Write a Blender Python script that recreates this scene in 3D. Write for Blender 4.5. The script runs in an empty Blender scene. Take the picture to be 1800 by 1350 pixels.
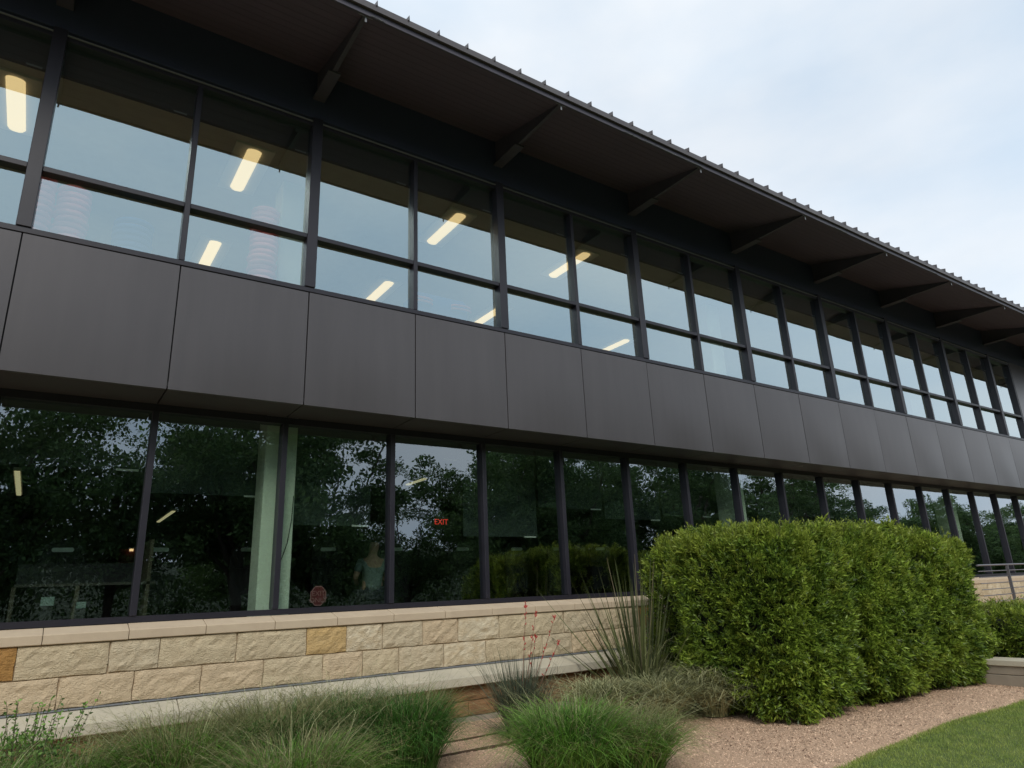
import bpy, bmesh, math, random
import numpy as np
from mathutils import Vector, Matrix
SC = bpy.context.scene
COL = SC.collection
R = math.radians
random.seed(7)
rng = np.random.default_rng(11)

# ------------------------------------------------------------------ camera
cam_d = bpy.data.cameras.new('camera')
cam = bpy.data.objects.new('camera', cam_d)
COL.objects.link(cam)
SC.camera = cam
YAW, PITCH, ROLL = 0.609, 0.2976, -0.0436
fw = Vector((math.sin(YAW)*math.cos(PITCH), math.cos(YAW)*math.cos(PITCH), math.sin(PITCH)))
rt = fw.cross(Vector((0, 0, 1))).normalized()
up = rt.cross(fw)
r2 = math.cos(ROLL)*rt + math.sin(ROLL)*up
u2 = -math.sin(ROLL)*rt + math.cos(ROLL)*up
M = Matrix((r2, u2, -fw)).transposed().to_4x4()
M.translation = Vector((0.5662, -7.9286, 1.5973))
cam.matrix_world = M
cam_d.sensor_width = 36
cam_d.lens = 36*1189.38/1800
cam_d.clip_end = 2000
cam_d.clip_start = 0.05

# ------------------------------------------------------------------ world
W = bpy.data.worlds.new('World')
SC.world = W
W.use_nodes = True
nt = W.node_tree
for n in list(nt.nodes): nt.nodes.remove(n)
SUN_EL, SUN_ROT = R(40), R(207)       # azimuth clockwise from +Y
N = nt.nodes.new; L = nt.links.new
sky = N('ShaderNodeTexSky'); sky.sky_type = 'NISHITA'; sky.sun_disc = False
sky.sun_elevation = SUN_EL; sky.sun_rotation = SUN_ROT; sky.air_density = 1.2; sky.dust_density = 2.0
tc = N('ShaderNodeTexCoord')
mp = N('ShaderNodeMapping'); mp.inputs['Scale'].default_value = (1.0, 1.0, 2.2); mp.inputs['Location'].default_value = (3.1, 0.4, 1.2)
n1 = N('ShaderNodeTexNoise'); n1.inputs['Scale'].default_value = 1.5; n1.inputs['Detail'].default_value = 5; n1.inputs['Roughness'].default_value = 0.5; n1.inputs['Distortion'].default_value = 0.3
cr = N('ShaderNodeValToRGB'); cr.color_ramp.elements[0].position = 0.34; cr.color_ramp.elements[0].color = (0.84, 0.84, 0.84, 1)
cr.color_ramp.elements[1].position = 0.64; cr.color_ramp.elements[1].color = (1, 1, 1, 1)
n2 = N('ShaderNodeTexNoise'); n2.inputs['Scale'].default_value = 3.1; n2.inputs['Detail'].default_value = 6
cc = N('ShaderNodeValToRGB')
cc.color_ramp.elements[0].position = 0.3; cc.color_ramp.elements[0].color = (6.7, 7.9, 9.2, 1)
cc.color_ramp.elements[1].position = 0.7; cc.color_ramp.elements[1].color = (9.1, 9.5, 9.9, 1)
mx = N('ShaderNodeMix'); mx.data_type = 'RGBA'
bg = N('ShaderNodeBackground'); bg.inputs['Strength'].default_value = 0.1
ow = N('ShaderNodeOutputWorld')
L(tc.outputs['Generated'], mp.inputs['Vector']); L(mp.outputs[0], n1.inputs['Vector']); L(mp.outputs[0], n2.inputs['Vector'])
L(n1.outputs['Fac'], cr.inputs['Fac']); L(n2.outputs['Fac'], cc.inputs['Fac'])
L(cr.outputs['Color'], mx.inputs['Factor']); L(sky.outputs['Color'], mx.inputs['A']); L(cc.outputs['Color'], mx.inputs['B'])
L(mx.outputs['Result'], bg.inputs['Color']); L(bg.outputs[0], ow.inputs['Surface'])

sun_d = bpy.data.lights.new('sun', 'SUN'); sun_d.energy = 1.5; sun_d.angle = R(22); sun_d.color = (1, 0.95, 0.86)
sun = bpy.data.objects.new('sun', sun_d); COL.objects.link(sun)
sd = Vector((math.sin(SUN_ROT)*math.cos(SUN_EL), math.cos(SUN_ROT)*math.cos(SUN_EL), math.sin(SUN_EL)))
sun.rotation_euler = (-sd).to_track_quat('-Z', 'Y').to_euler()
sun.location = sd*60
SC.view_settings.view_transform = 'Standard'
SC.view_settings.look = 'None'
SC.view_settings.exposure = 0.12
SC.view_settings.gamma = 1.0
SC.view_settings.use_curve_mapping = False
SC.cycles.max_bounces = 8
SC.cycles.transparent_max_bounces = 16

# ------------------------------------------------------------------ helpers
def tag(o, label=None, cat=None, group=None, kind=None):
    if label: o['label'] = label
    if cat: o['category'] = cat
    if group: o['group'] = group
    if kind: o['kind'] = kind
    return o
def empty(name, loc=(0, 0, 0), label=None, cat=None, group=None, rz=0):
    o = bpy.data.objects.new(name, None); COL.objects.link(o)
    o.location = loc; o.rotation_euler = (0, 0, rz); o.empty_display_size = .2
    return tag(o, label, cat, group)
def link(name, me, parent=None, loc=(0, 0, 0), rot=None, smooth=False):
    o = bpy.data.objects.new(name, me); COL.objects.link(o)
    o.location = loc
    if rot: o.rotation_euler = rot
    if parent: o.parent = parent
    return o
def mesh(name, v, f, mat=None, smooth=False, mats=None, mi=None):
    me = bpy.data.meshes.new(name)
    v = np.asarray(v, dtype=np.float32)
    if isinstance(f, np.ndarray):
        n, k = f.shape
        me.vertices.add(len(v)); me.vertices.foreach_set('co', v.ravel())
        me.loops.add(n*k); me.loops.foreach_set('vertex_index', f.astype(np.int32).ravel())
        me.polygons.add(n); me.polygons.foreach_set('loop_start', np.arange(0, n*k, k, dtype=np.int32))
        if smooth: me.polygons.foreach_set('use_smooth', np.ones(n, dtype=bool))
        me.update(calc_edges=True)
    else:
        me.from_pydata([tuple(map(float, q)) for q in v], [], f)
        if smooth: me.polygons.foreach_set('use_smooth', [True]*len(me.polygons))
    if mats:
        for m in mats: me.materials.append(m)
        if mi is not None: me.polygons.foreach_set('material_index', np.asarray(mi, dtype=np.int32))
    elif mat: me.materials.append(mat)
    me.update()
    return me
class MB:
    def __init__(s): s.v = []; s.f = []
    def box(s, x0, x1, y0, y1, z0, z1):
        b = len(s.v)
        s.v += [(x, y, z) for x in (x0, x1) for y in (y0, y1) for z in (z0, z1)]
        s.f += [tuple(b+i for i in q) for q in ((0,1,3,2),(4,6,7,5),(0,4,5,1),(2,3,7,6),(0,2,6,4),(1,5,7,3))]
        return s
    def prism(s, pts, x0, x1):          # profile in (y,z), extruded in x
        b = len(s.v); n = len(pts)
        s.v += [(x0, y, z) for y, z in pts] + [(x1, y, z) for y, z in pts]
        s.f += [tuple(b+i for i in range(n)), tuple(b+n+i for i in reversed(range(n)))]
        s.f += [(b+i, b+n+i, b+n+(i+1) % n, b+(i+1) % n) for i in range(n)]
        return s
    def tube(s, pts, rad, n=8, cap=True):
        pts = [Vector(p) for p in pts]
        if not hasattr(rad, '__len__'): rad = [rad]*len(pts)
        b = len(s.v)
        for i, p in enumerate(pts):
            d = (pts[min(i+1, len(pts)-1)] - pts[max(i-1, 0)]).normalized()
            a = d.cross(Vector((0, 0, 1)) if abs(d.z) < .9 else Vector((1, 0, 0))).normalized(); c = d.cross(a)
            for k in range(n):
                t = 2*math.pi*k/n
                s.v.append(tuple(p + rad[i]*(math.cos(t)*a + math.sin(t)*c)))
        for i in range(len(pts)-1):
            for k in range(n):
                s.f.append((b+i*n+k, b+i*n+(k+1) % n, b+(i+1)*n+(k+1) % n, b+(i+1)*n+k))
        if cap:
            s.f.append(tuple(b+k for k in reversed(range(n)))); s.f.append(tuple(b+(len(pts)-1)*n+k for k in range(n)))
        return s
    def build(s, name, mat, parent=None, loc=(0, 0, 0), smooth=False, rot=None, bevel=0):
        me = mesh(name, s.v, s.f, mat, smooth)
        bm = bmesh.new(); bm.from_mesh(me); bmesh.ops.recalc_face_normals(bm, faces=bm.faces)
        if bevel: bmesh.ops.bevel(bm, geom=list(bm.edges), offset=bevel, segments=1, affect='EDGES')
        bm.to_mesh(me); bm.free()
        return link(name, me, parent, loc, rot)

def material(name, col=(.5, .5, .5), rough=.6, metal=0, spec=.5, noise=None, bump=None, col2=None, emis=None, estr=0, island=0, coat=0):
    m = bpy.data.materials.new(name); m.use_nodes = True
    nt = m.node_tree; b = nt.nodes['Principled BSDF']
    b.inputs['Base Color'].default_value = (*col, 1); b.inputs['Roughness'].default_value = rough
    b.inputs['Metallic'].default_value = metal; b.inputs['Specular IOR Level'].default_value = spec
    b.inputs['Coat Weight'].default_value = coat
    if emis: b.inputs['Emission Color'].default_value = (*emis, 1); b.inputs['Emission Strength'].default_value = estr
    N = nt.nodes.new; L = nt.links.new
    g = N('ShaderNodeNewGeometry'); vec = g.outputs['Position']
    last = None
    if noise:
        sc, det, stretch = noise
        mp = N('ShaderNodeMapping'); mp.inputs['Scale'].default_value = stretch; L(vec, mp.inputs['Vector'])
        n = N('ShaderNodeTexNoise'); n.inputs['Scale'].default_value = sc; n.inputs['Detail'].default_value = det; n.inputs['Roughness'].default_value = .6
        L(mp.outputs[0], n.inputs['Vector'])
        r = N('ShaderNodeMapRange'); r.inputs['From Min'].default_value = .3; r.inputs['From Max'].default_value = .7; L(n.outputs['Fac'], r.inputs['Value'])
        x = N('ShaderNodeMix'); x.data_type = 'RGBA'; L(r.outputs[0], x.inputs['Factor'])
        x.inputs['A'].default_value = (*col, 1); x.inputs['B'].default_value = (*(col2 or col), 1)
        last = x.outputs['Result']
    if island:
        hs = N('ShaderNodeHueSaturation'); ma = N('ShaderNodeMapRange'); ma.inputs['To Min'].default_value = 1-island; ma.inputs['To Max'].default_value = 1+island
        L(g.outputs['Random Per Island'], ma.inputs['Value']); L(ma.outputs[0], hs.inputs['Value'])
        if last: L(last, hs.inputs['Color'])
        else: hs.inputs['Color'].default_value = (*col, 1)
        last = hs.outputs['Color']
    if last: L(last, b.inputs['Base Color'])
    if bump:
        sc, st, dist = bump
        n = N('ShaderNodeTexNoise'); n.inputs['Scale'].default_value = sc; n.inputs['Detail'].default_value = 6; L(vec, n.inputs['Vector'])
        bp = N('ShaderNodeBump'); bp.inputs['Strength'].default_value = st; bp.inputs['Distance'].default_value = dist
        L(n.outputs['Fac'], bp.inputs['Height']); L(bp.outputs[0], b.inputs['Normal'])
    return m

def leaf_material(name, col, col2, island=.35, trans=.3, rough=.5, nscale=3.0, spec=.4):
    m = bpy.data.materials.new(name); m.use_nodes = True
    nt = m.node_tree; b = nt.nodes['Principled BSDF']; out = nt.nodes['Material Output']
    N = nt.nodes.new; L = nt.links.new
    g = N('ShaderNodeNewGeometry')
    n = N('ShaderNodeTexNoise'); n.inputs['Scale'].default_value = nscale; n.inputs['Detail'].default_value = 3; L(g.outputs['Position'], n.inputs['Vector'])
    r = N('ShaderNodeMapRange'); r.inputs['From Min'].default_value = .35; r.inputs['From Max'].default_value = .65; L(n.outputs['Fac'], r.inputs['Value'])
    ad = N('ShaderNodeMath'); ad.operation = 'MULTIPLY_ADD'; L(g.outputs['Random Per Island'], ad.inputs[0]); ad.inputs[1].default_value = .6
    mu = N('ShaderNodeMath'); mu.operation = 'MULTIPLY'; mu.inputs[1].default_value = .6; L(r.outputs[0], mu.inputs[0]); L(mu.outputs[0], ad.inputs[2])
    x = N('ShaderNodeMix'); x.data_type = 'RGBA'; L(ad.outputs[0], x.inputs['Factor']); x.inputs['A'].default_value = (*col, 1); x.inputs['B'].default_value = (*col2, 1)
    hs = N('ShaderNodeHueSaturation'); ma = N('ShaderNodeMapRange'); ma.inputs['To Min'].default_value = 1-island; ma.inputs['To Max'].default_value = 1+island
    L(g.outputs['Random Per Island'], ma.inputs['Value']); L(ma.outputs[0], hs.inputs['Value']); L(x.outputs['Result'], hs.inputs['Color'])
    L(hs.outputs['Color'], b.inputs['Base Color']); b.inputs['Roughness'].default_value = rough; b.inputs['Specular IOR Level'].default_value = spec
    t = N('ShaderNodeBsdfTranslucent'); L(hs.outputs['Color'], t.inputs['Color'])
    ms = N('ShaderNodeMixShader'); ms.inputs['Fac'].default_value = trans
    L(b.outputs[0], ms.inputs[1]); L(t.outputs[0], ms.inputs[2]); L(ms.outputs[0], out.inputs['Surface'])
    return m

def glass_material(name, tint, trans, base, wave=1.0):
    m = bpy.data.materials.new(name); m.use_nodes = True
    nt = m.node_tree
    for n in list(nt.nodes): nt.nodes.remove(n)
    N = nt.nodes.new; L = nt.links.new
    out = N('ShaderNodeOutputMaterial'); g = N('ShaderNodeNewGeometry')
    gl = N('ShaderNodeBsdfGlossy'); gl.inputs['Roughness'].default_value = .0; gl.inputs['Color'].default_value = (*tint, 1)
    gw = N('ShaderNodeBsdfGlossy'); gw.inputs['Roughness'].default_value = .0; gw.inputs['Color'].default_value = (1, 1, 1, 1)
    tr = N('ShaderNodeBsdfTransparent'); tr.inputs['Color'].default_value = (*trans, 1)
    tw = N('ShaderNodeBsdfTransparent'); tw.inputs['Color'].default_value = (1, 1, 1, 1)
    # slow unevenness of toughened glass
    n = N('ShaderNodeTexNoise'); n.inputs['Scale'].default_value = 1.7; n.inputs['Detail'].default_value = 2; L(g.outputs['Position'], n.inputs['Vector'])
    bp = N('ShaderNodeBump'); bp.inputs['Strength'].default_value = .06*wave; bp.inputs['Distance'].default_value = .012
    L(n.outputs['Fac'], bp.inputs['Height']); L(bp.outputs[0], gl.inputs['Normal']); L(bp.outputs[0], gw.inputs['Normal'])
    lw = N('ShaderNodeLayerWeight'); lw.inputs['Blend'].default_value = .5
    pw = N('ShaderNodeMath'); pw.operation = 'POWER'; pw.inputs[1].default_value = 1.9; L(lw.outputs['Facing'], pw.inputs[0])
    mr = N('ShaderNodeMapRange'); mr.inputs['To Min'].default_value = base; mr.inputs['To Max'].default_value = 1.0; L(pw.outputs[0], mr.inputs['Value'])
    cm = N('ShaderNodeMixShader'); L(pw.outputs[0], cm.inputs['Fac']); L(gl.outputs[0], cm.inputs[1]); L(gw.outputs[0], cm.inputs[2])
    m1 = N('ShaderNodeMixShader'); L(mr.outputs[0], m1.inputs['Fac']); L(tr.outputs[0], m1.inputs[1]); L(cm.outputs[0], m1.inputs[2])
    # only the outward skin of each thin pane carries the coating
    m2 = N('ShaderNodeMixShader'); L(g.outputs['Backfacing'], m2.inputs['Fac']); L(m1.outputs[0], m2.inputs[1]); L(tw.outputs[0], m2.inputs[2])
    L(m2.outputs[0], out.inputs['Surface'])
    return m

# ------------------------------------------------------------------ materials
m_panel = material('bronze_panel_paint', (.088, .081, .085), .30, metal=.3, noise=(2.2, 5, (2.2, 1, .22)), col2=(.101, .093, .097), bump=(160, .04, .001))
m_frame = material('dark_aluminium', (.017, .016, .025), .40, noise=(3, 3, (1, 1, 1)), col2=(.023, .021, .031))
m_light = material('pale_flashing', (.22, .23, .25), .4)
m_beam = material('dark_beam_paint', (.045, .052, .098), .5)
m_soffit = material('dark_brown_soffit', (.080, .062, .088), .65, noise=(2.2, 5, (.4, 4, 1)), col2=(.098, .074, .104))
m_bracket = material('bracket_paint', (.054, .050, .070), .5, noise=(4, 3, (1, 1, 1)), col2=(.068, .062, .082))
m_roof = material('bronze_roof_metal', (.085, .075, .08), .45, metal=.3, noise=(3, 4, (1, 1, 1)), col2=(.11, .1, .1))
m_under = material('underside_panel', (.05, .047, .05), .5)
m_glass_up = glass_material('coated_glass_upper', (.74, .94, 1.0), (.90, .94, .86), .40, .8)
m_glass_lo = glass_material('coated_glass_lower', (.82, .92, 1.0), (.80, .92, .84), .25, 2.2)
m_coping = material('cast_stone', (.60, .485, .345), .85, noise=(5, 8, (1, 1, 1)), col2=(.53, .42, .30), bump=(60, .25, .004))
m_ledge = material('pale_cast_stone', (.58, .53, .41), .85, noise=(4, 8, (1, 1, 1)), col2=(.48, .44, .35), bump=(60, .25, .004))
m_mortar = material('mortar', (.56, .44, .30), .95, noise=(14, 6, (1, 1, 1)), col2=(.47, .36, .245), bump=(120, .5, .004))
def stone_mat(name, a, b):
    m = material(name, a, .9, noise=(9, 10, (1, 1, 1.6)), col2=b)
    nt = m.node_tree; bs = nt.nodes['Principled BSDF']; N = nt.nodes.new; L = nt.links.new
    g = N('ShaderNodeNewGeometry'); mp = N('ShaderNodeMapping'); mp.inputs['Scale'].default_value = (1, 1, 1.8); mp.inputs['Rotation'].default_value = (0, .5, 0)
    L(g.outputs['Position'], mp.inputs['Vector'])
    n = N('ShaderNodeTexNoise'); n.inputs['Scale'].default_value = 22; n.inputs['Detail'].default_value = 8; n.inputs['Distortion'].default_value = 1.6; L(mp.outputs[0], n.inputs['Vector'])
    bp = N('ShaderNodeBump'); bp.inputs['Strength'].default_value = .9; bp.inputs['Distance'].default_value = .02; L(n.outputs['Fac'], bp.inputs['Height']); L(bp.outputs[0], bs.inputs['Normal'])
    return m
S_STD = stone_mat('limestone_cream', (.66, .55, .37), (.50, .40, .26))
S_PALE = stone_mat('limestone_pale', (.74, .65, .48), (.55, .43, .27))
S_TAN = stone_mat('limestone_tan', (.66, .52, .345), (.54, .42, .275))
S_GREY = stone_mat('limestone_greyish', (.63, .535, .375), (.52, .42, .28))
S_OCH = stone_mat('limestone_ochre', (.62, .42, .18), (.54, .38, .18))
S_ORG = stone_mat('limestone_orange', (.47, .25, .07), (.36, .19, .06))
S_BRN = stone_mat('base_stone_brown', (.33, .185, .085), (.22, .125, .06))
m_olive = material('ceiling_tile', (.60, .55, .45), .9, noise=(6, 5, (1, 1, 1)), col2=(.54, .49, .40))
m_floor = material('dark_carpet', (.03, .03, .034), .95)
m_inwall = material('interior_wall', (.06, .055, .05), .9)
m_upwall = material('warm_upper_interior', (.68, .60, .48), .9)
m_black = material('interior_black', (.012, .012, .014), .6)
m_column = material('pale_green_column', (.80, .84, .74), .8, noise=(2.5, 6, (1, 1, .5)), col2=(.70, .76, .66))
m_shade = material('roller_shade_fabric', (.045, .062, .058), .9)
m_white = material('white_plastic', (.8, .82, .8), .5)
m_troffer = material('troffer_white', (.85, .82, .74), .6)
m_lamp = material('lit_lamp', (.9, .8, .6), .5, emis=(1.0, .72, .36), estr=1.15)
m_strip = material('lit_strip', (.9, .8, .5), .5, emis=(1.0, .85, .5), estr=.42)
m_handle = material('grey_handle', (.85, .92, .88), .4, emis=(.6, .75, .68), estr=.0)
m_gravel = material('decomposed_granite', (.66, .45, .30), .95, noise=(55, 8, (1, 1, 1)), col2=(.50, .325, .22), bump=(140, .9, .012))
m_pebble = material('granite_grit', (.60, .42, .29), .9, island=.5)
m_lawnbase = material('lawn_soil', (.13, .18, .05), .95, noise=(12, 5, (1, 1, 1)), col2=(.05, .075, .02))
m_ground = material('ground_grass', (.055, .08, .025), .95, noise=(.6, 6, (1, 1, 1)), col2=(.08, .095, .035))
m_berm = material('berm_dark_green', (.02, .035, .014), .95, noise=(.5, 8, (1, 1, 1)), col2=(.04, .06, .02), bump=(1.5, 1.0, .6))
m_asphalt = material('asphalt', (.05, .05, .052), .9, noise=(3, 6, (1, 1, 1)), col2=(.062, .06, .06))
m_steel = material('rusty_edging', (.09, .05, .035), .8)
m_rail = material('grey_railing', (.16, .16, .18), .4, metal=.4)
m_conc = material('planter_concrete', (.36, .31, .245), .9, noise=(4, 8, (1, 1, 1)), col2=(.28, .24, .19), bump=(70, .4, .004))
m_leaf = leaf_material('hedge_leaf', (.050, .120, .018), (.27, .37, .050), .55, .32, .42, 2.6)
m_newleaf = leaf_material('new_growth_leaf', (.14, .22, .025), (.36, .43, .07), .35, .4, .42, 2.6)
m_leaf_tree = leaf_material('oak_leaf', (.045, .10, .035), (.11, .18, .055), .45, .4, .6, .4)
m_bark = material('bark', (.07, .055, .04), .95, noise=(6, 6, (1, 1, .3)), col2=(.04, .032, .025), bump=(18, .8, .03))
m_twig = material('twig', (.09, .07, .045), .9)
m_core = material('hedge_inner_shade', (.016, .022, .008), 1.0)
m_grass_g = leaf_material('muhly_green', (.055, .17, .02), (.17, .34, .05), .45, .3, .5, 2.5)
m_grass_d = leaf_material('muhly_dark', (.03, .11, .02), (.09, .23, .04), .4, .3, .5, 2.5)
m_grass_s = leaf_material('grass_straw', (.16, .20, .07), (.33, .30, .15), .35, .3, .7, 3)
m_yucca = leaf_material('yucca_leaf', (.055, .08, .03), (.15, .17, .065), .4, .12, .5, 3)
m_yucca2 = leaf_material('yucca_arching', (.18, .22, .10), (.48, .47, .26), .4, .2, .6, 3)
m_lawn = leaf_material('lawn_blade', (.17, .28, .045), (.38, .44, .11), .4, .3, .5, 4)
m_red = material('coral_flower', (.50, .06, .05), .6)
m_redplastic = material('red_sign', (.14, .02, .025), .5)
m_dimletter = material('dull_rose_letters', (.30, .14, .15), .7)
m_redglow = material('red_exit_letters', (.8, .05, .04), .5, emis=(1, .05, .04), estr=.6)
m_pink = material('pink_tray', (1.0, .30, .32), .6)
m_blue = material('blue_fabric', (.05, .12, .34), .7)
m_skin = material('skin', (.45, .28, .2), .6)
m_shirt = material('pale_shirt', (.19, .25, .24), .9)
m_jeans = material('dark_trousers', (.03, .035, .05), .9)
m_hair = material('dark_hair', (.03, .02, .015), .8)
m_bark_l = material('warm_light_head', (.9, .7, .5), .4, emis=(1, .6, .3), estr=1.2)

# ------------------------------------------------------------------ ground
X0, X1 = -9.0, 33.0           # building extents
g = MB().box(-900, 900, -900, 900, -.4, -.03).build('ground', m_ground); tag(g, kind='structure')
def grid_sheet(name, x0, x1, y0, y1, nx, ny, zf, mat):
    xs = np.linspace(x0, x1, nx); ys = np.linspace(y0, y1, ny)
    XX, YY = np.meshgrid(xs, ys, indexing='ij'); ZZ = zf(XX, YY)
    v = np.stack([XX, YY, ZZ], -1).reshape(-1, 3)
    i = np.arange(nx*ny).reshape(nx, ny)
    f = np.stack([i[:-1, :-1], i[1:, :-1], i[1:, 1:], i[:-1, 1:]], -1).reshape(-1, 4)
    o = link(name, mesh(name, v, f, mat, True)); return tag(o, kind='structure')
def gz(x, y):
    x = np.asarray(x, float); y = np.asarray(y, float)
    return .012*np.sin(1.7*x+.6)*np.cos(2.1*y) + .007*np.sin(5.1*x+2*y) + .05*np.clip((y+1.0)/1.6, 0, 1)**2
LAWN_Y = lambda x: -3.88 - .14*np.clip((8.2-np.asarray(x))/1.6, 0, 1) + .05*np.sin(np.asarray(x)*.8) + .02*np.sin(np.asarray(x)*2.9)
grid_sheet('gravel_bed', -9, 30, -4.4, .7, 200, 60, gz, m_gravel)
# lawn with a soft edge
nx = 160; xs = np.linspace(-12, 34, nx); rows = []
for k, dy in enumerate((0, -.03, -.12, -1.2, -5, -9)):
    rows.append(np.stack([xs, LAWN_Y(xs)+dy, np.full(nx, (-.012, .022, .032, .035, .03, .02)[k])], -1))
v = np.concatenate(rows); i = np.arange(len(v)).reshape(6, nx)
f = np.stack([i[:-1, :-1], i[1:, :-1], i[1:, 1:], i[:-1, 1:]], -1).reshape(-1, 4)
tag(link('lawn', mesh('lawn', v, f, m_lawnbase, True)), kind='structure')
nx = 60
hx_ = np.linspace(-200, 300, nx); hh_ = 6.0+1.2*np.sin(hx_*.05)+.6*np.sin(hx_*.21+1)
v = np.concatenate([np.stack([hx_, np.full(nx, y_), np.maximum(hh_*k_, -.1)], -1) for y_, k_ in ((-42, -.02), (-50, .45), (-60, .85), (-75, 1.0), (-140, 1.0), (-200, -.05))])
i = np.arange(len(v)).reshape(6, nx); f = np.stack([i[:-1, :-1], i[1:, :-1], i[1:, 1:], i[:-1, 1:]], -1).reshape(-1, 4)
tag(link('sky_block_berm', mesh('sky_block_berm', v, f, m_berm, True)), kind='structure')  # added berm behind the viewer, blocks low sky mirrored in the panes
MB().box(-300, 400, -19.6, -13.4, -.03, -.012).build('road', m_asphalt)['kind'] = 'structure'
MB().box(-300, 400, -13.4, -13.25, -.03, .11).build('road_kerb', m_conc)['kind'] = 'structure'

# pebbles of the granite bed
def pebbles(n, x0, x1, y0, y1, s0, s1):
    x = rng.uniform(x0, x1, n); y = rng.uniform(y0, y1, n)
    k = y > LAWN_Y(x)+.0; x = x[k]; y = y[k]; n = len(x)
    s = rng.uniform(s0, s1, n)**1.0
    z = gz(x, y)
    base = np.array([(1,0,0),(0,1,0),(-1,0,0),(0,-1,0),(0,0,.8),(0,0,-.5)], float)
    b = base[None]*s[:, None, None]*rng.uniform(.6, 1.3, (n, 6, 1))
    a = rng.uniform(0, 6.28, n); ca, sa = np.cos(a)[:, None], np.sin(a)[:, None]
    vx = b[..., 0]*ca-b[..., 1]*sa + x[:, None]; vy = b[..., 0]*sa+b[..., 1]*ca + y[:, None]; vz = b[..., 2]+z[:, None]+.001
    v = np.stack([vx, vy, vz], -1).reshape(-1, 3)
    f = np.array([(0,1,4),(1,2,4),(2,3,4),(3,0,4)])[None]+np.arange(n)[:, None, None]*6
    return v, f.reshape(-1, 3)
v, f = pebbles(60000, 3.8, 12.6, -4.0, .35, .004, .011)
v_b, f_b = pebbles(1500, 3.8, 12.6, -4.0, .35, .012, .022)
f = np.concatenate([f, f_b+len(v)]); v = np.concatenate([v, v_b])
tag(link('gravel', mesh('gravel', v, f, m_pebble)), kind='stuff', label='reddish tan granite grit covering the planting bed', cat='gravel')
# leaf litter under the hedge
def litter(n):
    x = np.concatenate([rng.uniform(6.5, 12.4, n)]); y = -2.95 + rng.normal(0, .5, n)
    k = y > LAWN_Y(x)+.05; x = x[k]; y = y[k]; n = len(x)
    a = rng.uniform(0, 6.28, n); l = rng.uniform(.007, .022, n); w = l*rng.uniform(.15, .4, n)
    dx, dy = np.cos(a), np.sin(a); z = gz(x, y)+rng.uniform(.006, .014, n)
    p = np.stack([x, y, z], -1); d = np.stack([dx*l, dy*l, rng.uniform(-.004, .006, n)], -1); q = np.stack([-dy*w, dx*w, np.zeros(n)], -1)
    v = np.stack([p-d, p+q, p+d, p-q], 1).reshape(-1, 3); f = np.arange(4*n).reshape(n, 4)
    return v, f
m_litter = material('dry_leaf_litter', (.14, .07, .04), .9, island=.6)
v, f = litter(4200)
tag(link('leaf_litter', mesh('leaf_litter', v, f, m_litter)), kind='stuff', label='dry brown leaf litter scattered on the grit below the hedge', cat='leaf litter')
ed = empty('garden_edging', (4.8, -.5, 0), 'thin rusty steel edging strip set in the grit nearer the stone wall', 'edging', 'steel edging strips')
MB().box(-3, 6.0, -.004, .004, -.03, .012).build('strip', m_steel, ed, loc=(-.3, 0, .01))
e2 = empty('garden_edging', (4.8, -1.04, 0), 'thin rusty steel edging strip set in the grit farther from the stone wall', 'edging', 'steel edging strips')
MB().box(-3, 6.0, -.004, .004, -.03, .012).build('strip', m_steel, e2, loc=(-.3, 0, .01))

# ------------------------------------------------------------------ building
B = empty('library_building', (0, 0, 0), 'long two storey building with dark metal panels, ribbon windows, deep eave and limestone base', 'building')
NPX = 1.5
i0, i1 = -6, 22                 # bays; upper windows end at bay 17
UP_END = 17
ZP0, ZP1 = 3.87, 5.362
# facade panels, slightly pillowed sheet metal
def panel_mesh(seed, pill):
    r = random.Random(seed); n = 10
    w, h = NPX-.014, ZP1-ZP0-.004
    v = []; f = []
    ax, az = r.uniform(.35, .65), r.uniform(.35, .65); ph = r.uniform(0, 6)
    for a in range(n+1):
        for b in range(n+1):
            s, t = a/n, b/n
            d = pill*math.sin(math.pi*s)*math.sin(math.pi*t)*(1+.35*math.sin(3.3*s+ph)*math.cos(2.6*t+ph))
            v.append((s*w-w/2, -d, t*h))
    for a in range(n):
        for b in range(n):
            k = a*(n+1)+b; f.append((k, k+n+1, k+n+2, k+1))
    # returned edges
    m = len(v); c = [0, n*(n+1), (n+1)*(n+1)-1, n]
    v += [v[q] for q in c]
    v += [(x, .045, z) for x, y, z in (v[q] for q in c)]
    for k in range(4):
        f.append((m+k, m+4+k, m+4+(k+1) % 4, m+(k+1) % 4))
    me = mesh('facade_panel', v, f, m_panel, True)
    for p in me.polygons:
        if max(p.vertices) >= 121: p.use_smooth = False
    return me
pm = [panel_mesh(s, p) for s, p in ((1, .006), (2, .010), (3, .012), (4, .007), (5, .011), (6, .016), (7, .020), (8, .013))]
for i in range(i0, i1):
    k = 5+i % 3 if i >= 6 else i % 5
    o = link('facade_panel', pm[k], B, (i*NPX+NPX/2, 0, ZP0+.002))
    o.rotation_euler = (random.uniform(-.002, .002), 0, random.uniform(-.0015, .0015))
MB().box(X0, X1, .05, .12, 3.9, 5.34).build('panel_backing', m_black, B)
# underside of the overhang
for i in range(i0, i1):
    MB().box(-.742, .742, .012, .70, 0, .03).build('underside_panel', m_under, B, loc=(i*NPX+.75, 0, ZP0+.006)) if i == i0 else None
um = B.children[-1].data
for i in range(i0+1, i1): link('underside_panel', um, B, (i*NPX+.75, 0, ZP0+.006))
MB().box(X0, X1, .012, .8, ZP0+.04, ZP0+.09).build('overhang_slab', m_black, B)
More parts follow.
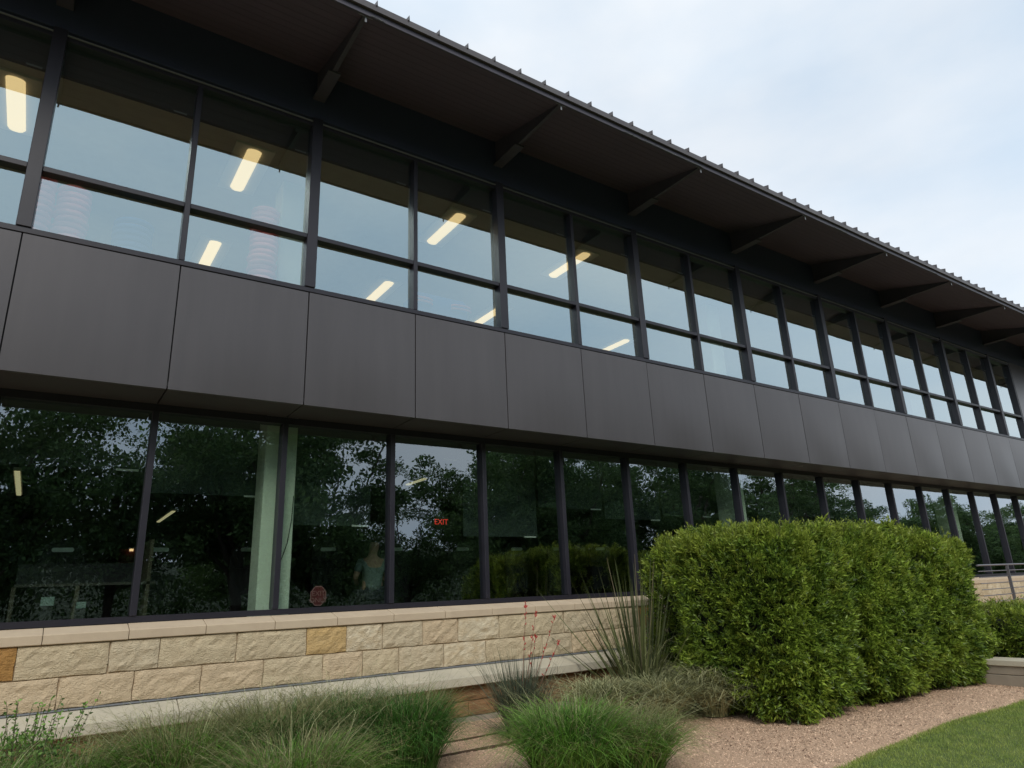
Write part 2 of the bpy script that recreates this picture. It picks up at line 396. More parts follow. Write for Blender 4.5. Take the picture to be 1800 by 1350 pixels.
# upper window frames
xa, xb = i0*NPX, UP_END*NPX
def bar(name, x0, x1, y0, y1, z0, z1, mat=m_frame, parent=None):
    return MB().box(x0, x1, y0, y1, z0, z1).build(name, mat, parent or B, bevel=.004 if min(x1-x0, z1-z0, y1-y0) > .012 else 0)
bar('window_sill_bar', xa, xb, -.012, .13, 5.366, 5.43)
bar('window_head_bar', xa, xb, -.005, .13, 7.86, 7.92)
bar('head_flashing', xa, xb, -.022, .0, 7.922, 7.932, m_light)  # flashing coloured pale to stand for light caught on the frame's top edge
GY = .08
proto = {}
for i in range(i0, UP_END+1):
    w = .068 if i % 2 == 0 else .032
    y0 = -.03 if i % 2 == 0 else -.014
    z1 = 7.99 if i % 2 == 0 else 7.858
    key = i % 2
    if key not in proto:
        proto[key] = bar('mullion', -w, w, y0, .13, 5.432, z1); proto[key].location = (i*NPX, 0, 0); continue
    link('mullion', proto[key].data, B, (i*NPX, 0, 0))
tb = None
for i in range(i0, UP_END):
    a = .068 if i % 2 == 0 else .032; b = .068 if i % 2 else .032
    bar('transom', i*NPX+a+.001, (i+1)*NPX-b-.001, -.008, .12, 6.128, 6.19)
    for (z0, z1) in ((5.43, 6.128), (6.19, 7.86)):
        ww = NPX/2-.03
        nm = 'upper_pane'
        o = MB().box(-ww, ww, 0, .006, 0, z1-z0).build(nm, m_glass_up, B, loc=(i*NPX+NPX/2, GY, z0))
        o.rotation_euler = (random.uniform(-.003, .003), 0, random.uniform(-.003, .003))
# beam above windows, end pier
bar('wall_beam', xa, X1, .0, .3, 7.993, 8.80, m_beam)
MB().box(xb+.07, X1, -.01, .4, ZP1+.006, 7.98).build('end_wall_panel', m_panel, B)
# lower windows
LY = .70
MB().box(X0, X1, LY, .86, 1.452, 1.515).build('window_sill_bar', m_frame, B)
MB().box(X0, X1, LY+.004, .86, 3.79, 3.875).build('window_head_bar', m_frame, B)
lm = bar('mullion', -.034, .034, LY-.012, .86, 1.517, 3.788); lm.location = (i0*NPX, 0, 0)
for i in range(i0+1, i1+1): link('mullion', lm.data, B, (i*NPX, 0, 0))
for i in range(i0, i1):
    o = MB().box(-.717, .717, 0, .006, 0, 3.788-1.517).build('lower_pane', m_glass_lo, B, loc=(i*NPX+.75, LY+.07, 1.517))
    o.rotation_euler = (random.uniform(-.002, .002), 0, random.uniform(-.0025, .0025))
# interior shells
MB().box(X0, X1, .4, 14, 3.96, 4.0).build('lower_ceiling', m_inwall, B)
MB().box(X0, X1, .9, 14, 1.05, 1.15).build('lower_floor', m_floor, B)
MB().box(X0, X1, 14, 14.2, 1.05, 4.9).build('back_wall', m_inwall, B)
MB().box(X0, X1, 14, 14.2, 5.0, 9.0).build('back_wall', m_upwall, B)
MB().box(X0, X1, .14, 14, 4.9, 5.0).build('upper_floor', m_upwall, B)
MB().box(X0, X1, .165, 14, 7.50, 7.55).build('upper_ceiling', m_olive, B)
MB().box(X0, X1, .10, .16, 7.47, 7.85).build('shade_pocket', m_black, B)
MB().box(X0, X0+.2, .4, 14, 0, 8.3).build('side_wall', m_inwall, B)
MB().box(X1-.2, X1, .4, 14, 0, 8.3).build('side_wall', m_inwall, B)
MB().box(X0, X1, .13, .3, 5.0, 5.36).build('upper_kerb_wall', m_black, B)
# shade brackets: small pale ticks at pocket ends
for i in range(i0, UP_END):
    MB().box(0, .15, .094, .099, 7.455, 7.475).build('shade_bracket', m_light, B, loc=((i+1)*NPX-.26, 0, 0))
# columns
for x in (3.03, 12.25, 21.6):
    for (z0, z1) in ((1.15, 3.96), (5.0, 7.5)):
        y = .93
        w = .20
        MB().box(-w, w, 0, .40, 0, z1-z0).build('column', m_column, B, loc=(x, y, z0), bevel=.012)
# cable down the first column face
MB().tube([(3.21, .915, 2.9), (3.20, .91, 2.6), (3.16, .915, 2.3), (3.10, .92, 2.1)], .005, 5).build('cable', m_black, B)
# roller shades behind the lower panes
sh = {0: 3.21, 1: 2.95, 2: 2.59, 3: 3.66, 4: 2.46, 5: 2.96, 6: 2.8, 7: 2.9, 8: 3.2, 9: 2.6, 10: 3.0, 11: 2.7, 12: 3.1, 13: 3.0}
for i, z in sh.items():
    s = MB().box(-.72, .72, 0, .008, z, 3.95).build('roller_shade', m_shade, B, loc=(i*NPX+.78, 1.46, 0))
    MB().box(.44, .68, -.012, -.002, z-.012, z+.012).build('hem_clip', m_white, s)

# roof, soffit, fascia
RF = MB().prism([(-1.74, 8.425), (6.0, 10.36), (6.0, 10.40), (-1.74, 8.465)], X0-.5, X1+.5).build('roof', m_roof, B)
sl = (8.76-8.335)/1.71
n_b = 13
for k in range(n_b):
    ya = -1.70 + k*1.70/n_b; yb = ya + 1.70/n_b - .0035
    za = 8.335 + (ya+1.71)*sl; zb = 8.335 + (yb+1.71)*sl
    MB().prism([(ya, za), (yb, zb), (yb, zb+.03), (ya, za+.03)], X0-.4, X1+.4).build('soffit_board', m_soffit, RF)
MB().prism([(-1.70, 8.37), (-.0, 8.80), (-.0, 8.84), (-1.70, 8.42)], X0-.4, X1+.4).build('soffit_backing', m_black, RF)
# fascia: lower drip lip and upper edge
MB().prism([(-1.735, 8.31), (-1.705, 8.31), (-1.705, 8.385), (-1.735, 8.385)], X0-.4, X1+.4).build('drip_edge', m_bracket, RF)
MB().prism([(-1.775, 8.388), (-1.72, 8.388), (-1.72, 8.49), (-1.775, 8.478)], X0-.5, X1+.5).build('fascia', m_roof, RF)
random.seed(5)
# peeling pale sealant on the lip
for a, b in ((3.05, 3.22), (7.2, 7.55), (7.6, 8.3), (8.33, 9.0), (12.9, 13.4), (16.8, 17.2)):
    pts = []; n = 9
    for t in range(n):
        x = a+(b-a)*t/(n-1); pts.append((x, -1.739, 8.318+random.uniform(-.004, .008)))
    MB().tube(pts, [.004+random.uniform(0, .005) for _ in pts], 5).build('peeled_sealant', m_light, RF)
sp = .426
xs0 = 3.10 - 28*sp
rb = MB()
rb.v = [(-.009, -1.79, 8.462), (.009, -1.79, 8.462), (0, -1.80, 8.535), (-.011, 5.99, 10.40), (.011, 5.99, 10.40), (0, 5.99, 10.475)]
rb.f = [(0, 1, 2), (3, 5, 4), (0, 2, 5, 3), (1, 4, 5, 2), (0, 3, 4, 1)]
rib = rb.build('roof_rib', m_roof, RF, loc=(xs0, 0, 0))
k = 1
while xs0+k*sp < X1+.5:
    link('roof_rib', rib.data, RF, (xs0+k*sp, 0, 0)); k += 1
# outriggers under the eave
def zs(y): return 8.335+(y+1.71)*sl
web = MB().prism([(0, 8.325), (-.62, 8.325), (-1.69, zs(-1.69)-.012), (-1.69, zs(-1.69)), (0, zs(0))], -.028, .028)
web_me = flange_me = None
for k in range(-4, 11):
    x = 2.9957 + 3.0*k
    if x > X1: break
    bt = empty('outrigger', (x, 0, 0)); bt.parent = B
    if web_me is None:
        web_me = web.build('web', m_bracket, bt).data
        flange_me = MB().box(-.085, .085, -.64, .0, 8.295, 8.323).build('flange', m_bracket, bt, bevel=.003).data
        tab_me = MB().box(-.012, .012, -1.70, -1.69, 8.235, 8.318).box(-.09, .09, -1.70, -1.688, 8.319, 8.327).build('end_tab', m_light, bt).data
    else:
        link('web', web_me, bt); link('flange', flange_me, bt); link('end_tab', tab_me, bt)

# ------------------------------------------------------------------ stone base
SW = MB().box(X0, X1, .522, .70, .05, 1.38).build('stone_wall', m_mortar, B)
MB().box(X0, X1, .42, .52, .02, .50).build('base_core', m_mortar, B)
def stone(x0, x1, z0, z1, y, mat, seed, amp=.022, nx=None, nz=6, parent=SW, name='stone'):
    r = np.random.default_rng(abs(seed))
    g = .013; w = x1-x0-g; h = z1-z0-g
    nx = nx or max(4, int(w/.055))
    xs = np.linspace(0, 1, nx+1); zs_ = np.linspace(0, 1, nz+1)
    X, Z = np.meshgrid(xs, zs_, indexing='ij')
    d = np.zeros_like(X)
    for _ in range(5):
        kx, kz = r.uniform(1, 9)*w, r.uniform(.5, 4); ph = r.uniform(0, 6.28, 2)
        d += np.sin(kx*6.28*X/ max(w, .2)*.35+ph[0])*np.cos(kz*3.14*Z+ph[1])*r.uniform(.2, .5)
    d += r.normal(0, .35, X.shape)
    e = np.minimum(np.minimum(X, 1-X)*w/.03, np.minimum(Z, 1-Z)*h/.03); e = np.clip(e, 0, 1)
    dep = .004 + (amp*.5 + amp*.42*d)*e
    dep = np.clip(dep, 0.0, amp*1.7)
    jx = r.uniform(-.5, .5, X.shape)*.02/max(w, .1)*(e > 0); jz = r.uniform(-.5, .5, X.shape)*.03*(e > 0)
    wob = .005
    Xr = (X+jx)*w + wob*np.sin(Z*7+ph[0])*(X > .99) - wob*np.sin(Z*6+ph[1])*(X < .01)
    Zr = (Z+jz)*h + wob*np.sin(X*9+ph[1])*(Z > .99) - wob*np.cos(X*8+ph[0])*(Z < .01)
    v = np.stack([Xr-w/2, -dep, Zr-h/2], -1).reshape(-1, 3)
    i = np.arange((nx+1)*(nz+1)).reshape(nx+1, nz+1)
    f = [tuple(map(int, q)) for q in np.stack([i[:-1, :-1], i[1:, :-1], i[1:, 1:], i[:-1, 1:]], -1).reshape(-1, 4)]
    m = len(v); cs = [i[0, 0], i[-1, 0], i[-1, -1], i[0, -1]]
    v = np.concatenate([v, [(v[c][0], .03, v[c][2]) for c in cs]])
    ring = [i[:, 0], i[-1, :], i[::-1, -1], i[0, ::-1]]
    for k, q in enumerate(ring):
        f.append(tuple(int(a) for a in q[::-1]) + (m+k, m+(k+1) % 4))
    me = mesh(name, v, f, mat)
    return link(name, me, parent, ((x0+x1)/2, y, (z0+z1)/2))
row1 = [-.35, .53, 1.305, 1.763, 2.541, 3.33, 3.82, 4.29, 4.855, 5.383, 6.043, 7.195, 7.9, 8.75, 9.05, 9.6]
mat1 = [S_ORG, S_STD, S_PALE, S_STD, S_PALE, S_GREY, S_OCH, S_PALE, S_GREY, S_TAN, S_PALE, S_STD, S_GREY, S_STD, S_ORG]
mat1 = [S_ORG, S_STD, S_GREY, S_STD, S_STD, S_OCH, S_PALE, S_GREY, S_TAN, S_PALE, S_STD, S_GREY, S_STD, S_ORG, S_PALE]
row2 = [-.2, .903, 1.553, 2.196, 2.848, 3.534, 4.032, 4.518, 5.162, 5.814, 6.777, 7.327, 8.0, 8.9, 9.6]
mat2 = [S_TAN, S_TAN, S_TAN, S_TAN, S_STD, S_TAN, S_STD, S_GREY, S_PALE, S_STD, S_GREY, S_TAN, S_STD, S_TAN]
for row, mats, z0, z1 in ((row1, mat1, .983, 1.287), (row2, mat2, .69, .98)):
    for k in range(len(row)-1):
        stone(row[k], row[k+1], z0, z1, .505, mats[k], int(k*7+z0*100))
    r = random.Random(int(z0*50))
    x = row[-1]
    shared = None
    while x < X1-.6:
        w = r.choice((.5, .66, .8, .55))
        far = x > 12
        stone(x, x+w, z0, z1, .505, r.choice((S_STD, S_TAN, S_PALE, S_GREY)), int(x*31), nz=3, nx=4) if (x < 12 or x > 18) else stone(x, x+w, z0, z1, .505, S_STD, 3, nz=2, nx=2)
        x += w
    x = row[0]
    while x > X0+.6:
        w = r.choice((.5, .66, .8)); stone(x-w, x, z0, z1, .505, r.choice((S_STD, S_TAN, S_GREY)), int(x*17)+900, nz=4, nx=6); x -= w
for z0, z1, off in ((.08, .265, 0), (.268, .452, .3)):
    x = X0+off
    r = random.Random(int(z0*99))
    while x < 20:
        w = r.choice((.42, .55, .66)); stone(x, x+w, z0, z1, .40, S_BRN, int(x*13)+50, nz=4, nx=5, amp=.02); x += w
# coping blocks
prof = [(.698, 1.446), (.485, 1.388), (.475, 1.380), (.475, 1.296), (.485, 1.290), (.698, 1.290)]
cp = None; x = .717-.744*13
while x < X1-.8:
    if cp is None: cp = MB().prism(prof, .003, .741).build('coping_stone', m_coping, SW, loc=(x, 0, 0), bevel=.003)
    else:
        o = link('coping_stone', cp.data, SW, (x, random.uniform(-.002, .002), random.uniform(-.0015, .0015)))
    x += .744
# lower ledge
prof = [(.52, .672), (.285, .572), (.275, .562), (.275, .462), (.29, .455), (.52, .455)]
lp = None; x = X0
while x < X1-1.3:
    if lp is None: lp = MB().prism(prof, .004, 1.216).build('ledge_stone', m_ledge, SW, loc=(x, 0, 0), bevel=.004)
    else: link('ledge_stone', lp.data, SW, (x, random.uniform(-.002, .002), random.uniform(-.002, .002)))
    x += 1.22
MB().box(X0, X1, .492, .52, .6735, .688).build('ledge_flashing', m_light, SW)
MB().box(X0, 20, .33, .42, .0, .075).build('footing', m_conc, SW)

# ------------------------------------------------------------------ things behind the glass
ORD = ['first', 'second', 'third', 'fourth', 'fifth', 'sixth', 'seventh', 'eighth', 'ninth', 'tenth']
def troffer(x, y, w, l, label):
    t = empty('ceiling_light', (x, y, 7.50), label, 'ceiling light', 'fluorescent lights on the upper ceiling')
    MB().box(-w/2, w/2, -l/2, l/2, -.035, -.002).build('housing', m_troffer, t)
    # rounded-end lens
    n = 6; pts = []
    for s, sg in ((0, 1), (1, -1)):
        pass
    mb = MB(); a = .095; hl = l/2-.1
    ring = [(a*math.cos(q), hl+.05*math.sin(q)) for q in np.linspace(0, math.pi, 8)] + [(a*math.cos(q), -hl+.05*math.sin(q)) for q in np.linspace(math.pi, 2*math.pi, 8)]
    nn = len(ring)
    mb.v = [(p[0], p[1], -.036) for p in ring] + [(p[0]*.8, p[1]*.97, -.07) for p in ring]
    mb.f = [tuple(range(nn))] + [tuple(range(nn, 2*nn))[::-1]] + [(k, (k+1) % nn, nn+(k+1) % nn, nn+k) for k in range(nn)]
    mb.build('lens', m_lamp, t)
TL = [(-.36, .95, 'yellowish lit ceiling light cut by the left edge of the photo'),
      (2.29, .92, 'large lit ceiling light high in the second bay, beside the upper ceiling edge'),
      (5.52, .92, 'lit ceiling light above the blue cabinet with red bands'),
      (8.17, .92, 'lit ceiling light split by a narrow mullion, upper row right'),
      (2.37, 3.75, 'short lit ceiling light low beside the taller pink stack'),
      (5.55, 3.75, 'small lit ceiling light mostly hidden, left of the blue cabinet'),
      (8.15, 3.75, 'lit ceiling light low in the pane right of the blue cabinet'),
      (12.0, 3.9, 'smallest lit ceiling light, farthest right in the lower upstairs panes')]
for x, y, lb in TL: troffer(x, y, .5, 1.2, lb)
# linear lights on the lower ceiling
for (x, y0, y1, lb) in ((.14, 4.9, 7.6, 'long thin lit strip light behind the leftmost ground floor pane'), (3.03, 9.4, 11.8, 'short thin lit strip light behind the second ground floor pane'),
                        (6.4, 3.4, 4.2, 'faint strip light glowing in the fourth ground floor pane')):
    t = empty('strip_light', (x, (y0+y1)/2, 3.7), lb, 'strip light', 'strip lights on the ground floor ceiling')
    h = (y1-y0)/2
    MB().box(-.05, .05, -h, h, .0, .05).build('housing', m_troffer, t)
    MB().box(-.035, .035, -h+.02, h-.02, -.02, -.001).build('tube', m_strip, t)
    MB().box(-.004, .004, -h*.7, -h*.7+.008, .05, .26).box(-.004, .004, h*.7, h*.7+.008, .05, .26).build('hanger', m_black, t)
# pink and blue stacks upstairs
def ring_mesh(r, h):
    mb = MB(); n = 28
    prof = [(r*.9, 0), (r, h*.25), (r, h*.6), (r*.93, h*.82), (r*.8, h*.82), (r*.8, 0)]
    for q in range(n):
        t = 2*math.pi*q/n
        for a, z in prof: mb.v.append((a*math.cos(t), a*math.sin(t), z))
    m = len(prof)
    for q in range(n):
        for k in range(m): mb.f.append((q*m+k, ((q+1) % n)*m+k, ((q+1) % n)*m+(k+1) % m, q*m+(k+1) % m))
    return mesh('tray', mb.v, mb.f, m_pink, True)
def stack(x, y, top, r, mat, label, step=.078):
    t = empty('tray_stack', (x, y, 5.0), label, 'stack', 'stacks of round trays upstairs')
    me = ring_mesh(r, step).copy(); me.materials[0] = mat
    z = 0
    while 5.0+z < top-step:
        o = link('tray', me, t, (random.uniform(-.012, .012), random.uniform(-.012, .012), z)); z += step
stack(.38, .62, 6.34, .175, m_pink, 'tall stack of pink round trays behind the first full upstairs pane')
stack(2.54, .62, 6.74, .185, m_pink, 'taller pink tray stack left of the pale upstairs column')
stack(1.02, .66, 6.10, .22, m_blue, 'stack of blue round trays right of the first pink stack')
stack(.05, .62, 6.42, .15, m_pink, 'short pink tray stack half hidden by the wide left mullion')
t = empty('blue_cabinet', (5.25, .55, 4.85), 'dark blue rounded cabinet with red curved bands standing behind the upstairs window', 'cabinet')
MB().box(-.48, .48, 0, .5, 0, 1.2).build('body', m_blue, t, bevel=.08)
for cx in (-.38, .30):
    for k in range(2):
        pts = [(cx+.17*math.cos(a), -.03-.06*math.sin(a), .98+k*.055-.0) for a in np.linspace(0, math.pi, 9)]
        MB().tube(pts, .018, 6).build('red_band', m_pink, t)
# chairs
def make_chair():
    c = empty('high_back_chair')
    mb = MB()
    n = 14
    ring = []
    for q in range(n+1):
        a = math.pi*q/n
        ring.append((.27*math.cos(a)*(1.0), .95+.42*math.sin(a)**.6))
    mb.v = [(x, -.04, z) for x, z in ring]+[(x, .04, z) for x, z in ring]
    m = len(ring)
    mb.f = [tuple(range(m)), tuple(range(m, 2*m))[::-1]]+[(k, (k+1) % m, m+(k+1) % m, m+k) for k in range(m)]
    mb.build('backrest', m_black, c)
    MB().box(-.25, .25, -.03, .03, .42, .945).build('lower_back', m_black, c, bevel=.01)
    MB().box(-.26, .26, .04, .52, .42, .50).build('seat', m_black, c, bevel=.02)
    hb = MB(); hr = [(.10*s+.025*math.cos(a), 1.22+.028*math.sin(a)) for s, rg in ((1, np.linspace(-math.pi/2, math.pi/2, 7)), (-1, np.linspace(math.pi/2, 3*math.pi/2, 7))) for a in rg]
    m = len(hr); hb.v = [(x, -.052, z) for x, z in hr]+[(x, -.041, z) for x, z in hr]
    hb.f = [tuple(range(m)), tuple(range(m, 2*m))[::-1]]+[(k, (k+1) % m, m+(k+1) % m, m+k) for k in range(m)]
    hb.build('grip', m_handle, c)
    for sx in (-.22, .22):
        for y in (.06, .48): MB().box(sx-.02, sx+.02, y-.02, y+.02, 0, .42).build('leg', m_frame, c)
    return c
def copy_tree(o, parent=None):
    c = o.copy(); COL.objects.link(c); c.parent = parent
    for ch in list(o.children): copy_tree(ch, c)
    return c
cxs = [.838, 1.98, 3.2, 4.42, 5.6, 6.91, 8.1, 9.1, 10.2]
clab = ['behind the leftmost ground floor pane', 'behind the second pane, next to its left mullion', 'half hidden by the pale column', 'between the column and the person in the pale shirt',
        'split by the mullion right of the person', 'below the red exit letters', 'behind the fifth ground floor pane, left of two', 'behind the fifth ground floor pane, right of two', 'behind the stiff yucca leaves']
ch0 = make_chair()
for k, (x, lb) in enumerate(zip(cxs, clab)):
    c = ch0 if k == 0 else copy_tree(ch0)
    c.location = (x, 3.0, 1.15)
    tag(c, 'black chair with grey grip slot '+lb, 'chair', 'high backed chairs behind the ground floor windows')
# person on one of the seats, seen through the third pane
P = empty('person', (4.93, 2.35, 1.15), 'person in a pale short sleeved shirt sitting behind the third ground floor pane', 'person')
def skin_body(name, verts, edges, rad, mat, parent, sub=2):
    me = bpy.data.meshes.new(name); me.from_pydata(verts, edges, []); me.materials.append(mat)
    o = link(name, me, parent)
    bpy.context.view_layer.objects.active = o
    md = o.modifiers.new('s', 'SKIN'); ms = o.modifiers.new('u', 'SUBSURF'); ms.levels = sub; ms.render_levels = sub
    for k, rr in enumerate(rad): me.skin_vertices[0].data[k].radius = rr
    me.skin_vertices[0].data[0].use_root = True
    dg = bpy.context.evaluated_depsgraph_get(); me2 = bpy.data.meshes.new_from_object(o.evaluated_get(dg))
    o.modifiers.clear(); o.data = me2
    for p in me2.polygons: p.use_smooth = True
    if not me2.materials: me2.materials.append(mat)
    return o
V = [(0, 0, .52), (0, 0, .75), (0, .02, .98), (0, .02, 1.08), (.02, .0, 1.22), (.03, -.01, 1.33),
     (-.19, .02, .98), (-.27, .03, .76), (-.18, .2, .66), (-.12, .30, .68), (.19, .02, .98), (.26, .05, .76), (.16, .22, .66), (.10, .30, .68),
     (-.1, .05, .5), (-.13, .45, .52), (-.13, .47, .1), (-.13, .6, .05), (.1, .05, .5), (.13, .45, .52), (.13, .47, .1), (.13, .6, .05)]
Ed = [(0, 1), (1, 2), (2, 3), (3, 4), (4, 5), (2, 6), (6, 7), (7, 8), (8, 9), (2, 10), (10, 11), (11, 12), (12, 13), (0, 14), (14, 15), (15, 16), (16, 17), (0, 18), (18, 19), (19, 20), (20, 21)]
Rd = [(.15, .11), (.14, .1), (.16, .1), (.06, .06), (.085, .10), (.07, .08), (.06, .06), (.042, .042), (.032, .032), (.035, .02), (.06, .06), (.042, .042), (.032, .032), (.035, .02),
      (.09, .09), (.065, .065), (.045, .045), (.04, .03), (.09, .09), (.065, .065), (.045, .045), (.04, .03)]
skin_body('body', V, Ed, Rd, m_skin, P)
skin_body('shirt', [(0, 0, .5), (0, 0, .75), (0, .02, .98), (0, .02, 1.06), (-.19, .02, .98), (-.25, .03, .82), (.19, .02, .98), (.24, .04, .82)],
          [(0, 1), (1, 2), (2, 3), (2, 4), (4, 5), (2, 6), (6, 7)], [(.17, .13), (.155, .12), (.175, .115), (.075, .075), (.075, .075), (.065, .065), (.075, .075), (.065, .065)], m_shirt, P)
skin_body('hair', [(.02, -.03, 1.26), (.03, -.03, 1.34), (.03, .0, 1.38)], [(0, 1), (1, 2)], [(.09, .085), (.09, .095), (.06, .07)], m_hair, P)
skin_body('trousers', [(0, 0, .46), (-.1, .05, .5), (-.13, .45, .52), (-.13, .47, .14), (.1, .05, .5), (.13, .45, .52), (.13, .47, .14)],
          [(0, 1), (1, 2), (2, 3), (0, 4), (4, 5), (5, 6)], [(.15, .12), (.1, .1), (.075, .075), (.055, .055), (.1, .1), (.075, .075), (.055, .055)], m_jeans, P)
st = empty('stool', (4.93, 2.38, 1.15), 'dark stool under the seated person in the pale shirt', 'stool')
MB().box(-.2, .2, -.2, .2, .34, .40).build('seat', m_frame, st, bevel=.015)
for a in (-.16, .16):
    for b in (-.16, .16): MB().box(a-.015, a+.015, b-.015, b+.015, 0, .34).build('leg', m_frame, st)
# text helper
def text_mesh(name, s, size, mat, parent, loc, rot, ext=.002, al='CENTER'):
    cu = bpy.data.curves.new(name, 'FONT'); cu.body = s; cu.size = size; cu.extrude = ext; cu.align_x = al
    o = bpy.data.objects.new(name, cu); COL.objects.link(o)
    dg = bpy.context.evaluated_depsgraph_get(); me = bpy.data.meshes.new_from_object(o.evaluated_get(dg))
    bpy.data.objects.remove(o); bpy.data.curves.remove(cu)
    me.materials.clear(); me.materials.append(mat)
    return link(name, me, parent, loc, rot)
es = empty('exit_sign', (9.22, 8, 3.32), 'small glowing red exit sign deep inside behind the fourth ground floor pane', 'exit sign')
MB().box(-.2, .2, 0, .05, 0, .22).build('case', m_black, es)
text_mesh('letters', 'EXIT', .2, m_redglow, es, (0, -.004, .04), (math.pi/2, 0, 0))
MB().box(-.01, .01, .02, .03, .22, .64).build('stem', m_black, es)
ws = empty('window_sign', (3.565, .84, 1.525), 'dark red octagonal sign lettered EXIT ONLY at the foot of the third pane', 'sign')
mb = MB(); rr = .108; oc = [(rr*.92*math.cos(R(22.5+45*k)), .125+rr*1.08*math.sin(R(22.5+45*k))) for k in range(8)]
mb.v = [(x, 0, z) for x, z in oc]+[(x, .004, z) for x, z in oc]; mb.f = [tuple(range(8)), tuple(range(8, 16))[::-1]]+[(k, (k+1) % 8, 8+(k+1) % 8, 8+k) for k in range(8)]
mb.build('plate', m_redplastic, ws)
text_mesh('lettering', 'EXIT', .085, m_dimletter, ws, (0, -.004, .125), (math.pi/2, 0, 0), .001)
text_mesh('lettering', 'ONLY', .085, m_dimletter, ws, (0, -.004, .045), (math.pi/2, 0, 0), .001)
mb = MB(); o2 = [(x*1.1, (z-.125)*1.1+.125) for x, z in oc]
mb.v = [(x, .001, z) for x, z in oc]+[(x, .001, z) for x, z in o2]+[(x, .006, z) for x, z in oc]+[(x, .006, z) for x, z in o2]
for k in range(8):
    q = (k+1) % 8
    mb.f += [(k, q, 8+q, 8+k), (16+k, 24+k, 24+q, 16+q), (8+k, 8+q, 24+q, 24+k), (k, 16+k, 16+q, q)]
mb.build('rim', m_dimletter, ws)
el = empty('emergency_light', (2.0, 6, 2.55), 'pair of tiny warm lamp heads over a dark red board, left of the second mullion', 'emergency light')
MB().box(-.25, .2, 0, .03, -.35, .05).build('board', material('dark_red_board', (.12, .02, .02), .8), el)
MB().tube([(-.1, -.03, .03), (-.04, -.03, .03)], .022, 8).build('lamp_head', m_bark_l, el)
MB().tube([(.04, -.03, .09), (.1, -.03, .09)], .022, 8).build('lamp_head', m_bark_l, el)
MB().box(-.02, .02, .03, .06, -1.4, .1).build('post', m_black, el)
for x, z, w, lb in ((.72, 1.66, .12, 'small white printed note near the bottom of the leftmost ground floor pane'), (1.03, 1.62, .09, 'dim white card right of the printed note behind the leftmost pane')):
    t = empty('paper_note', (x, 1.05, z), lb, 'note', 'paper notes behind the glass')
    MB().box(-w/2, w/2, 0, .002, 0, w*.75).build('sheet', m_shirt, t)
    MB().box(-.05, .05, .01, .03, 1.15-z, .06).build('holder', m_black, t)
# a desk with partition behind the left panes
d = empty('study_desk', (1.1, 1.9, 1.15), 'dim study desk with side panels behind the leftmost ground floor pane', 'desk')
MB().box(-.7, .7, -.3, .3, .72, .75).build('desk_top', m_inwall, d)
for x in (-.7, -.1, .62): MB().box(x-.02, x+.02, -.3, .3, 0, 1.25 if x > .3 else .72).build('side_panel', material('wood_panel', (.08, .065, .045), .7), d)
MB().box(-.7, .7, .28, .3, .76, 1.0).build('screen', m_floor, d)

# ------------------------------------------------------------------ railing, planter
rl = empty('guard_railing', (20.1, -.6, 0), 'grey metal railing with horizontal bars in front of the far stone wall', 'railing')
for x in (0, 1.9, 3.8): MB().box(x-.022, x+.022, -.03, .03, 0, 1.72).build('post', m_rail, rl)
for k in range(8):
    z = 1.73-k*.135
    MB().tube([(-1.6, 0, z), (4.0, 0, z)], .022 if k == 0 else .011, 6).build('rail', m_rail, rl)
pl = empty('planter_wall', (12.45, -2.0, 0), 'low concrete planter wall with paler cap at the right end of the hedge', 'planter wall')
MB().box(-.10, .25, -2.1, 1.2, 0, .15).build('lower_course', m_conc, pl, bevel=.006)
MB().box(-.095, .245, -2.1, 1.2, .156, .27).build('upper_course', m_conc, pl, bevel=.006)
MB().box(-.12, .28, -2.12, 1.2, .274, .355).build('cap', m_ledge, pl, bevel=.008)

# ------------------------------------------------------------------ foliage builders
def leaves(P, Nn, size, aspect=.32, bend=.25):
    """kite shaped folded leaves at points P around directions Nn"""
    n = len(P)
    d = Nn + rng.normal(0, .55, (n, 3)); d /= np.linalg.norm(d, axis=1)[:, None]
    a = np.cross(d, rng.normal(0, 1, (n, 3))); a /= np.linalg.norm(a, axis=1)[:, None]
    b = np.cross(d, a)
    s = size[:, None]
    tip = P + d*s; mid = P + d*s*.45
    l = mid + a*s*aspect*.5 + b*s*bend*.15; r = mid - a*s*aspect*.5 + b*s*bend*.15
    v = np.stack([P, l, tip, r], 1).reshape(-1, 3)
    f = np.arange(4*n).reshape(n, 4)
    return v, f
def lump(d, seed, amp, fr=3.0):
    r = np.random.default_rng(seed); o = np.zeros(len(d))
    for _ in range(7):
        k = r.normal(0, fr, 3); o += np.sin(d@k + r.uniform(0, 6.28))
    return 1+amp*o/2.6
